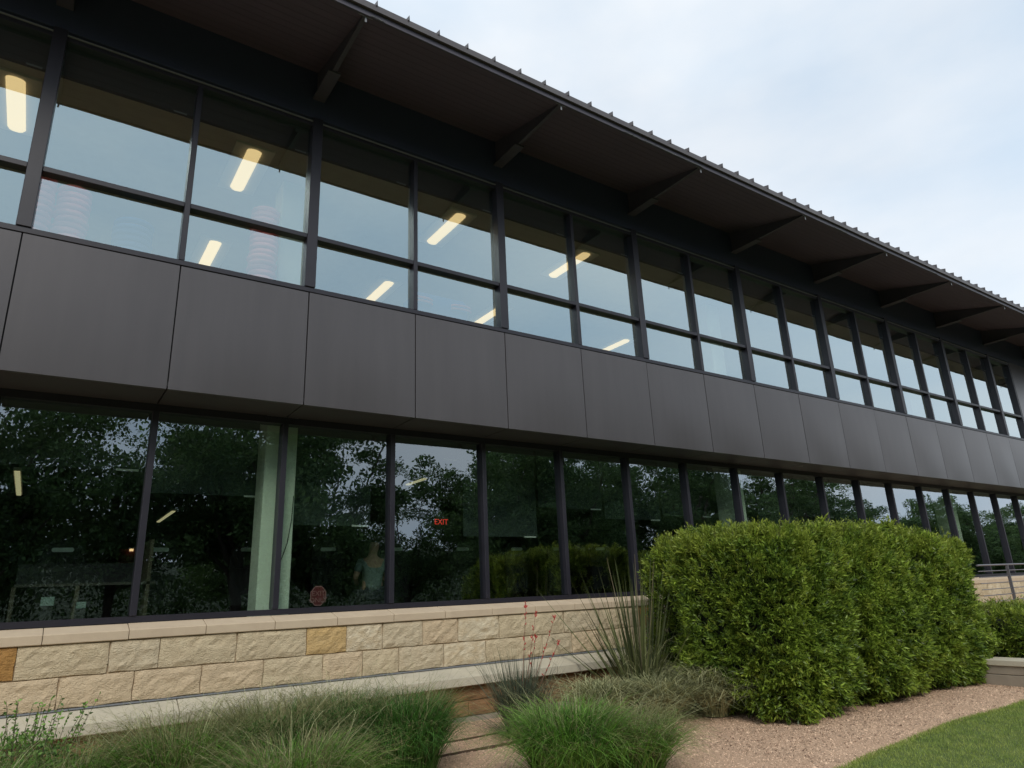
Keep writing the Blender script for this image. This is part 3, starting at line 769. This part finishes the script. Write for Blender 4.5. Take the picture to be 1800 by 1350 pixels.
def shrub(cx, cy, hx, hy, h, n, seed, label, name='hedge_shrub', group='clipped shrubs of the tall hedge', leaf=(.045, .085), mat=None, power=.42, z0=0.0):
    root = empty(name, (cx, cy, 0), label, 'shrub', group)
    r = np.random.default_rng(abs(seed))
    # surface points of a rounded box
    n = int(n*.30)
    d = r.uniform(-1, 1, (n, 3)); ax = r.choice(3, n, p=[.3, .4, .3]); d[np.arange(n), ax] = r.choice([-1., 1.], n, p=[.38, .62])
    flip = (ax == 1); d[flip, 1] = -np.abs(d[flip, 1])*np.where(r.random(flip.sum()) < .22, -1, 1)
    flip = (ax == 0); d[flip, 0] = -np.abs(d[flip, 0])*np.where(r.random(flip.sum()) < .3, -1, 1)
    def radial(d, sd=seed):
        e = 1/ (np.abs(d[:, 0])**5.5+np.abs(d[:, 1])**5.5+np.abs(d[:, 2])**5.5)**(1/5.5)
        return d*e[:, None]
    q = radial(d)
    lf = lump(q*2.2, seed, .060, 2.1)*lump(q*5, seed+5, .035, 1.6)*lump(q*9, seed+7, .042, 1.7)
    depth = 1.0-np.abs(r.normal(0, .060, len(d)))-(r.random(len(d)) < .25)*r.uniform(0, .12, len(d))
    P = q*np.array([hx, hy, h/2])*(lf*depth)[:, None] + np.array([0, 0, h/2+z0])
    # trim foot slightly inward
    hole = lump(q*7, seed+11, 1.0, 1.8)
    k = (P[:, 2] > .04) & ((hole > .35) | (r.random(len(P)) < .45)); P = P[k]; q = q[k]
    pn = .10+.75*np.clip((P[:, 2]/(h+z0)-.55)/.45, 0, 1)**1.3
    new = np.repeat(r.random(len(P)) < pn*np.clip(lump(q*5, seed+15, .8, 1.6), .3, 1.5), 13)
    ft = np.clip(P[:, 2]/.5, 0, 1); P[:, :2] *= (.90+.10*ft)[:, None]
    nn = q/np.linalg.norm(q, axis=1)[:, None]
    # cluster: shoots with several leaves each
    m = 13
    tl = r.normal(0, .3, nn.shape)
    Pc = np.repeat(P, m, 0); Nc = np.repeat(nn*.9 + tl + np.array([0, 0, .4]), m, 0)
    Nu = Nc/np.linalg.norm(Nc, axis=1)[:, None]
    st_ = np.tile(np.linspace(-.05, .045, m), len(P))
    Pc = Pc + Nu*st_[:, None] + r.normal(0, .006, Pc.shape)
    sz = r.uniform(*leaf, len(Pc))
    v, f = leaves(Pc, Nu, sz, .26)
    v4 = v.reshape(-1, 4, 3)
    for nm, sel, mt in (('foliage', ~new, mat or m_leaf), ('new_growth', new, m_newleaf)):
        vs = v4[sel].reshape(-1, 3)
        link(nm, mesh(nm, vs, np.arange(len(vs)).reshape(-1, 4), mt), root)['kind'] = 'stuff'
    # sprouts poking out on top
    ns = 150; aa = r.uniform(-.8, .8, (ns, 2)); base = np.stack([aa[:, 0]*hx, aa[:, 1]*hy, np.full(ns, h*.99+z0)], -1)
    vv = []; ll = []
    mb = MB()
    for b in base:
        ln = r.uniform(.05, .17); dr = np.array([r.normal(0, .25), r.normal(0, .25), 1]); dr /= np.linalg.norm(dr)
        mb.tube([b-dr*.12, b+dr*ln], [.003, .0015], 4, False)
        for t in np.linspace(-.2, 1, 9): vv.append(b+dr*ln*t); ll.append(dr*.6+r.normal(0, .6, 3))
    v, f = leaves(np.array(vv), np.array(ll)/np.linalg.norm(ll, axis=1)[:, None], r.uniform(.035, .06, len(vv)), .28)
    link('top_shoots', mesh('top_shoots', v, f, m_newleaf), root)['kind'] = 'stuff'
    mb.build('shoot_stem', m_twig, root)['kind'] = 'stuff'
    # solid near-black core painting the shade in leaf gaps, then woody stems
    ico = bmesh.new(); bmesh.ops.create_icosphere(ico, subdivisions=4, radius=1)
    me = bpy.data.meshes.new('shade_core'); 
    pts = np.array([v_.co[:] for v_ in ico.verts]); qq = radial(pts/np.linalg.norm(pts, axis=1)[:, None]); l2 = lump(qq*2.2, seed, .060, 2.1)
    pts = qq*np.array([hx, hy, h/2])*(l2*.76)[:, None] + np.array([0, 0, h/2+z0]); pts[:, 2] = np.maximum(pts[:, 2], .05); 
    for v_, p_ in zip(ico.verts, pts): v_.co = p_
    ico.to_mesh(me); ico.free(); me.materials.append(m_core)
    link('shade_core', me, root)
    mb = MB()
    for _ in range(6):
        a = r.uniform(0, 6.28); rr = r.uniform(.1, .4)
        mb.tube([(rr*math.cos(a)*hx, rr*math.sin(a)*hy, -.02), (rr*1.5*math.cos(a)*hx, rr*1.5*math.sin(a)*hy, .5)], [.02, .014], 6)
    mb.build('stem', m_twig, root)
    return root
shrub(8.62, -1.98, .84, .90, 2.23, 34000, 21, 'nearest tall clipped shrub at the left front corner of the hedge')
shrub(9.10, -.75, .90, .66, 2.26, 20000, 22, 'back left shrub of the tall hedge, between its corner and the stiff yucca')
shrub(10.20, -2.02, .86, .90, 2.27, 30000, 23, 'middle shrub of the front row of the tall hedge')
shrub(11.86, -2.05, 1.04, .90, 2.16, 30000, 24, 'right end shrub of the tall hedge, beside the planter wall')
shrub(14.2, -2.9, 1.1, 1.0, .85, 14000, 26, 'low clipped shrub behind the planter wall at the right edge', group='low shrubs in the planter', z0=.15)

def blades(n, base_r, height, spread, droop, width, seed, seg=5, curl=0.0, az=None, bias=(0, 0), lean=(0.05, 1.0), flat=False):
    r = np.random.default_rng(abs(seed))
    a = r.uniform(0, 2*np.pi, n) if az is None else r.uniform(az[0], az[1], n)
    b0 = np.sqrt(r.random(n))*base_r; a0 = a + r.normal(0, .7, n)
    bx, by = b0*np.cos(a0), b0*np.sin(a0)
    H = height*r.uniform(.65, 1.1, n); S = spread*r.uniform(*lean, n); D = droop*r.uniform(.5, 1.2, n)
    t = np.linspace(0, 1, seg+1)
    tx = t[None]
    rad = S[:, None]*(tx**1.35)
    z = H[:, None]*(tx*(1+D[:, None]*.6) - D[:, None]*1.0*tx**2.6)
    sw = r.normal(0, curl, n)
    ang = a[:, None]+sw[:, None]*tx**2
    x = bx[:, None]+rad*np.cos(ang)+bias[0]*tx**1.5; y = by[:, None]+rad*np.sin(ang)+bias[1]*tx**1.5
    z = np.maximum(z, .02)
    w = width*r.uniform(.7, 1.3, n)[:, None]*(1-tx**1.8*.93)
    fa = a + r.normal(0, .6, n) + np.pi/2
    wx, wy = np.cos(fa)[:, None]*w/2, np.sin(fa)[:, None]*w/2
    L_ = np.stack([x-wx, y-wy, z], -1); R_ = np.stack([x+wx, y+wy, z], -1)
    v = np.stack([L_, R_], 2).reshape(n, -1, 3)
    k = np.arange(seg)*2
    fl = np.stack([k, k+1, k+3, k+2], -1)[None]+(np.arange(n)*(2*(seg+1)))[:, None, None]
    return v.reshape(-1, 3), fl.reshape(-1, 4)
def merge(parts):
    V = []; F = []; o = 0
    for v, f in parts: V.append(v); F.append(f+o); o += len(v)
    return np.concatenate(V), np.concatenate(F)

def grass_clump(x, y, label, seed, h=.7, sp=.75, n=2600, green=m_grass_g, plume=500, plume_h=1.0, bias=(0, 0), name='ornamental_grass', group='feathery ornamental grasses'):
    root = empty(name, (x, y, float(gz(x, y))-.01), label, 'ornamental grass', group)
    v, f = merge([blades(int(n*.5), .27, h, sp*.8, .8, .0095, seed, curl=.3, bias=bias), blades(int(n*.33), .30, h*.8, sp*1.05, 1.2, .0085, seed+1, curl=.5, bias=bias)])
    link('blades', mesh('blades', v, f, green), root)
    if plume:
        v, f = merge([blades(plume, .28, h*plume_h, sp*.95, .85, .0055, seed+2, curl=.6, bias=bias, seg=6), blades(plume//2, .15, h*.75, sp*.95, 1.1, .007, seed+3, curl=.8, bias=bias, seg=6)])
        link('seed_plumes', mesh('seed_plumes', v, f, m_grass_s), root)
        v3, f3 = blades(170, .2, h*1.35, sp*1.35, .7, .0045, seed+4, curl=.5, seg=7, lean=(.2, 1.0), bias=bias)
        tag(link('stray_stems', mesh('stray_stems', v3, f3, m_yucca2), root), kind='stuff')
        # airy awns along the outer ends of the plumes
        r = np.random.default_rng(seed+9); m = plume*7
        base = v.reshape(-1, 14, 3)[:, ::2].reshape(-1, 7, 3)
        q = base[r.integers(0, len(base), m)]; t = r.uniform(3.2, 5.99, m); i_ = t.astype(int); ft = (t-i_)[:, None]
        p = q[np.arange(m), i_]*(1-ft)+q[np.arange(m), i_+1]*ft
        d = (q[np.arange(m), i_+1]-q[np.arange(m), i_]); d /= np.linalg.norm(d, axis=1)[:, None]+1e-6
        d = d+r.normal(0, .35, d.shape); d /= np.linalg.norm(d, axis=1)[:, None]
        a = np.cross(d, r.normal(0, 1, d.shape)); a /= np.linalg.norm(a, axis=1)[:, None]
        ln = r.uniform(.03, .09, m)[:, None]
        vv = np.stack([p-a*.0012, p+a*.0012, p+d*ln], 1).reshape(-1, 3); vv[:, 2] = np.maximum(vv[:, 2], .02)
        link('awns', mesh('awns', vv, np.arange(3*m).reshape(m, 3), m_grass_s), root)
    return root
grass_clump(.30, -1.75, 'bright green grass clump at the bottom left corner under the leafy sprigs', 101, .80, .70, 3400, m_grass_g, 140)
grass_clump(1.00, -1.30, 'thin grass tuft right of the leafy sprigs at lower left', 107, .72, .6, 1800, m_grass_g, 250, 1.1)
grass_clump(1.70, -1.45, 'broad pale tipped grass clump left of centre below the ledge', 102, .84, .9, 3600, m_grass_g, 1000, 1.15, name='ornamental_grass')
grass_clump(2.45, -1.35, 'grass clump with brownish seed haze at the bottom middle', 103, .86, .9, 3600, m_grass_d, 1100, 1.18)
grass_clump(2.35, -2.30, 'nearest grass clump with tan seed heads cut by the bottom edge', 108, .72, .9, 3200, m_grass_g, 900, 1.1)
grass_clump(3.15, -1.05, 'darker green grass clump in the row, just left of its right end', 104, .86, .85, 3600, m_grass_d, 600, 1.15)
grass_clump(3.72, -1.35, 'tall dark green grass clump at the right end of the row, beside open grit', 105, .86, .72, 4600, m_grass_d, 380, 1.08)
grass_clump(4.62, -2.75, 'lone bright green fountain of grass on the grit in front of the red flowering yucca', 106, .78, .78, 4200, m_grass_g, 420, 1.05)
grass_clump(5.22, -2.85, 'loose tan tipped grass leaning right beside the bright green fountain of grass', 109, .58, .60, 1700, m_grass_g, 800, 1.15, bias=(.12, -.05))

# leafy sprigs lower left
sb = empty('young_shrub', (.66, -1.05, 0), 'loose young shrub with small dark leaves on thin upright sprigs at lower left', 'shrub')
r = np.random.default_rng(5); vv = []; ll = []; mb = MB()
for k in range(90):
    a = r.uniform(0, 6.28); ln = r.uniform(.50, .96)**1.0; s = r.uniform(.05, .55)
    top = np.array([s*math.cos(a), s*math.sin(a)*.7, ln]); b = np.array([.05*math.cos(a), .05*math.sin(a), 0])
    mid = (b+top)/2+r.normal(0, .03, 3)
    mb.tube([b, mid, top], [.004, .003, .0015], 4)
    for t in np.linspace(.2, 1, 34):
        p = (1-t)**2*b+2*t*(1-t)*mid+t*t*top; vv.append(p); ll.append(np.array([r.normal(), r.normal(), .5]))
m_sprig = leaf_material('sprig_leaf', (.07, .17, .04), (.20, .36, .07), .4, .3)
for _ in range(3800):
    d = r.normal(0, 1, 3); d /= np.linalg.norm(d); q = r.uniform(.5, 1)**.4*(1+.25*math.sin(5*d[0]+3*d[1]))
    p = d*q*np.array([.62, .38, .36])+np.array([-.15, -.05, .30])
    if p[2] > .02: vv.append(p); ll.append(d+r.normal(0, .5, 3)+np.array([0, 0, .4]))
v, f = leaves(np.array(vv), np.array(ll)/np.linalg.norm(ll, axis=1)[:, None], r.uniform(.024, .045, len(vv)), .5)
link('leaf_cluster', mesh('leaf_cluster', v, f, m_sprig), sb)['kind'] = 'stuff'; mb.build('stem', m_twig, sb)

# stiff leaved yucca
def stiff(n, seed, hmin, hmax, spread, width, base_r=.18):
    r = np.random.default_rng(seed); a = r.uniform(0, 2*np.pi, n); H = r.uniform(hmin, hmax, n)
    S = spread*np.abs(r.normal(0, .55, n)).clip(0, 1.25); seg = 6; t = np.linspace(0, 1, seg+1)[None]
    b0 = base_r*np.sqrt(r.random(n)); bend = r.uniform(-.02, .10, n)
    rad = b0[:, None]+S[:, None]*t+bend[:, None]*t**3
    x = rad*np.cos(a)[:, None]; y = rad*np.sin(a)[:, None]*.9
    z = np.sqrt(np.maximum(H[:, None]**2-S[:, None]**2, .1))*t
    w = width*r.uniform(.7, 1.2, n)[:, None]*np.where(t < .15, .8, 1-t**2*.93)
    fa = a+np.pi/2+r.normal(0, .9, n)
    wx, wy = np.cos(fa)[:, None]*w/2, np.sin(fa)[:, None]*w/2
    C_ = np.stack([x+.25*w*np.cos(fa)[:, None]*0+ -np.sin(fa)[:, None]*w*.25, y+np.cos(fa)[:, None]*w*.25, z], -1)
    L_ = np.stack([x-wx, y-wy, z], -1); R_ = np.stack([x+wx, y+wy, z], -1)
    v = np.stack([L_, C_, R_], 2).reshape(n, -1, 3)
    k = np.arange(seg)*3
    fl = np.concatenate([np.stack([k, k+1, k+4, k+3], -1), np.stack([k+1, k+2, k+5, k+4], -1)])[None]+(np.arange(n)*(3*(seg+1)))[:, None, None]
    return v.reshape(-1, 3), fl.reshape(-1, 4)
yu = empty('stiff_yucca', (7.75, -.45, 0), 'large yucca with long stiff upright leaves against the stone wall left of the hedge', 'yucca')
v, f = stiff(170, 31, .9, 2.1, 2.0, .034)
link('stiff_leaves', mesh('stiff_leaves', v, f, m_yucca), yu)
v, f = blades(120, .2, 1.2, 1.0, .9, .014, 33, curl=.4)
link('drooping_leaves', mesh('drooping_leaves', v, f, m_yucca2), yu)
mb = MB()
for sx, sy, hh in ((.1, .0, 2.05), (.38, -.1, 1.95), (-.45, .0, 2.0)):
    mb.tube([(sx*.2, sy*.2, .1), (sx*.6, sy*.6, hh*.55), (sx, sy, hh)], [.009, .006, .002], 6)
mb.build('dry_stalk', m_yucca2 and material('dry_stalk', (.22, .18, .11), .8), yu)
# arching red yucca foliage
def arch(x, y, label, seed, h, sp, n=700, w=.016, mat=None):
    root = empty('arching_yucca', (x, y, float(gz(x, y))-.01), label, 'yucca', 'low arching yuccas')
    v, f = merge([blades(n, .16, h, sp, .95, w, seed, curl=.5, seg=7), blades(n//2, .14, h*.75, sp*1.1, 1.25, w*.9, seed+1, curl=.9, seg=7)])
    link('arching_leaves', mesh('arching_leaves', v, f, mat or m_yucca2), root)
    return root
arch(6.65, -.85, 'low olive arching yucca at the left foot of the stiff yucca', 41, .62, .85, 1000)
arch(7.35, -1.25, 'low arching yucca in the middle, directly before the stiff yucca', 42, .66, .95, 1200)
arch(7.95, -1.55, 'low arching yucca whose leaves lean against the hedge corner', 43, .80, .85, 1200)
# red flowering yucca
ry = empty('red_yucca', (5.42, -.85, 0), 'dark spiky red yucca with thin coral flower stalks before the ledge', 'yucca')
v, f = merge([stiff(420, 51, .45, 1.05, .75, .009, .14), blades(600, .14, .8, .5, .8, .009, 52, curl=.4)])
link('leaf_tuft', mesh('leaf_tuft', v, f, leaf_material('red_yucca_leaf', (.04, .065, .045), (.11, .13, .08), .4, .12)), ry)
def stalk(x, y, h, seed):
    r = random.Random(seed); s = MB().tube([(0, 0, .2), (x*.5, y*.5, h*.55), (x, y, h)], [.0045, .004, .0025], 6).build('flower_stalk', material('stalk_coral', (.20, .09, .06), .7), ry)
    mb = MB()
    for k in range(15):
        t = r.uniform(.62, 1.0) if k < 9 else r.uniform(.95, 1.0)
        px, py, pz = x*(.5+.5*(t-.55)/.45), y*(.5+.5*(t-.55)/.45), h*t
        a = r.uniform(0, 6.28); q = r.uniform(.012, .028)
        mb.tube([(px, py, pz), (px+q*math.cos(a)*.6, py+q*math.sin(a)*.6, pz+.012), (px+q*math.cos(a), py+q*math.sin(a), pz+.028)], [.003, .007, .004], 6)
    mb.build('flower', m_red, s)['kind'] = 'stuff'
stalk(.22, .1, 1.46, 1); stalk(.36, .1, 1.33, 2); stalk(.66, .1, 1.28, 3); stalk(.24, -.05, 1.08, 4); stalk(.62, .0, .98, 5)

# lawn blades
n = 120000
x = rng.uniform(6.0, 12.5, n); y = LAWN_Y(x) - rng.uniform(-.015, 1.9, n)**1.0
a = rng.uniform(0, 6.28, n); h = rng.uniform(.018, .042, n); w = .0028
ln_ = rng.normal(0, .015, (n, 2))
b = np.stack([x, y, np.full(n, .02)], -1); wv = np.stack([np.cos(a)*w, np.sin(a)*w, np.zeros(n)], -1)
tp = np.stack([x+ln_[:, 0], y+ln_[:, 1], .02+h], -1)
v = np.stack([b-wv, b+wv, tp], 1).reshape(-1, 3)
tag(link('lawn_grass', mesh('lawn_grass', v, np.arange(3*n).reshape(n, 3), m_lawn)), kind='stuff', label='short mown green lawn at the lower right beyond the grit', cat='grass')

# ------------------------------------------------------------------ trees across the road, mirrored in the glass
def tree_meshes(seed, H, Wd, dens, low):
    r = np.random.default_rng(seed); mb = MB()
    base_h = H*low
    mb.tube([(0, 0, -.1), (.1, .05, base_h*.5), (r.normal(0, .2), r.normal(0, .2), base_h), (r.normal(0, .3), 0, H*.6)], [.30, .24, .20, .09], 9)
    C = []
    nb = 15
    for k in range(nb):
        a = 2*math.pi*k/nb*2.4+r.normal(0, .3); t = r.uniform(.25, 1)
        zt = base_h+(H-base_h)*r.uniform(.15, .95); rad = Wd*math.sqrt(max(.08, 1-((zt-(base_h+H)/2)/((H-base_h)/2*1.05))**2))*r.uniform(.5, 1)
        s = np.array([0, 0, base_h*r.uniform(.75, 1.15)]); e = np.array([rad*math.cos(a), rad*math.sin(a), zt]); m = (s+e)/2+np.array([0, 0, -.3+r.normal(0, .3)])
        mb.tube([s, m, e], [.12, .07, .02], 6)
        for q in (.55, .8, 1.0):
            p = (1-q)**2*s+2*q*(1-q)*m+q*q*e; C.append(p+r.normal(0, .35, 3))
            for _ in range(3): C.append(p+r.normal(0, .8, 3))
    C = np.array(C)
    per = dens
    P = np.repeat(C, per, 0); dd = r.normal(0, 1, P.shape); dd /= np.linalg.norm(dd, axis=1)[:, None]
    rr = r.uniform(.1, 1, len(P))**.5*np.repeat(r.uniform(.6, 1.25, len(C)), per)
    P = P+dd*rr[:, None]*np.array([1, 1, .6])
    v, f = leaves(P, dd*.4+np.array([0, 0, .2]), r.uniform(.10, .21, len(P)), .75)
    return mb, mesh('crown', v, f, m_leaf_tree)
var = [tree_meshes(201, 11.5, 4.8, 300, .22), tree_meshes(202, 10.8, 4.3, 120, .26), tree_meshes(203, 13.0, 5.2, 300, .16), tree_meshes(204, 8.9, 5.0, 300, .10)]
trunk_me = [None]*4
TLAB = ['dense green oak across the road mirrored in the ground floor panes', 'thin leaved open tree across the road with sky showing through, mirrored in the left panes',
        'tallest full crowned oak across the road mirrored in the ground floor panes', 'low spreading tree across the road mirrored in the far right panes']
spots = [(-22, -25, 2, 1), (-14, -27, 0, 1), (-7.5, -24, 2, 1.0), (-2.2, -25, 0, 1.1), (3.4, -26.5, 1, 1.02), (8.6, -25, 0, 1.08), (12.2, -24.5, 2, .98), (19.4, -29, 1, .72), (23.7, -26, 0, 1.0), (27.5, -24, 2, .92),
         (33, -27, 0, 1.0), (38.5, -25, 2, .95), (44.5, -27, 0, 1.02), (51, -25, 2, .88), (57.5, -26.5, 0, .95), (64, -25, 3, .98), (71, -27, 3, .95), (78, -25, 3, 1.02), (86, -26, 3, .95), (94, -25, 3, 1.0), (103, -27, 3, 1.0), (112, -25, 3, 1.0),
         (-3, -36, 2, 1.0), (11, -37, 2, 1.0), (32, -38, 2, 1.0), (40, -38, 2, 1.0), (60, -39, 3, 1.1), (-6, -38, 2, 1.0)]
for x, y, k, s in spots:
    t = empty('oak_tree', (x, y, -.03), TLAB[k], 'tree', ['dense oaks', 'open trees', 'tall oaks', 'low trees'][k]+' across the road behind the viewer', rz=random.uniform(0, 6.28))
    t.scale = (s, s, s)
    if trunk_me[k] is None: trunk_me[k] = var[k][0].build('trunk', m_bark, t).data
    else: link('trunk', trunk_me[k], t)
    link('crown', var[k][1], t)
# hedge line under the far trees
P_ = np.stack([rng.uniform(-40, 120, 110000), -31+rng.normal(0, 1.2, 110000), 5.0*rng.random(110000)**.8], -1)
P_[:, 2] *= .8+.35*np.sin(P_[:, 0]*.7)*np.sin(P_[:, 0]*.23+1)
v, f = leaves(P_, np.tile([0, .5, .5], (len(P_), 1)), rng.uniform(.12, .24, len(P_)), .7)
tag(link('undergrowth', mesh('undergrowth', v, f, m_leaf_tree)), kind='stuff', label='band of dark undergrowth below the trees across the road', cat='undergrowth')
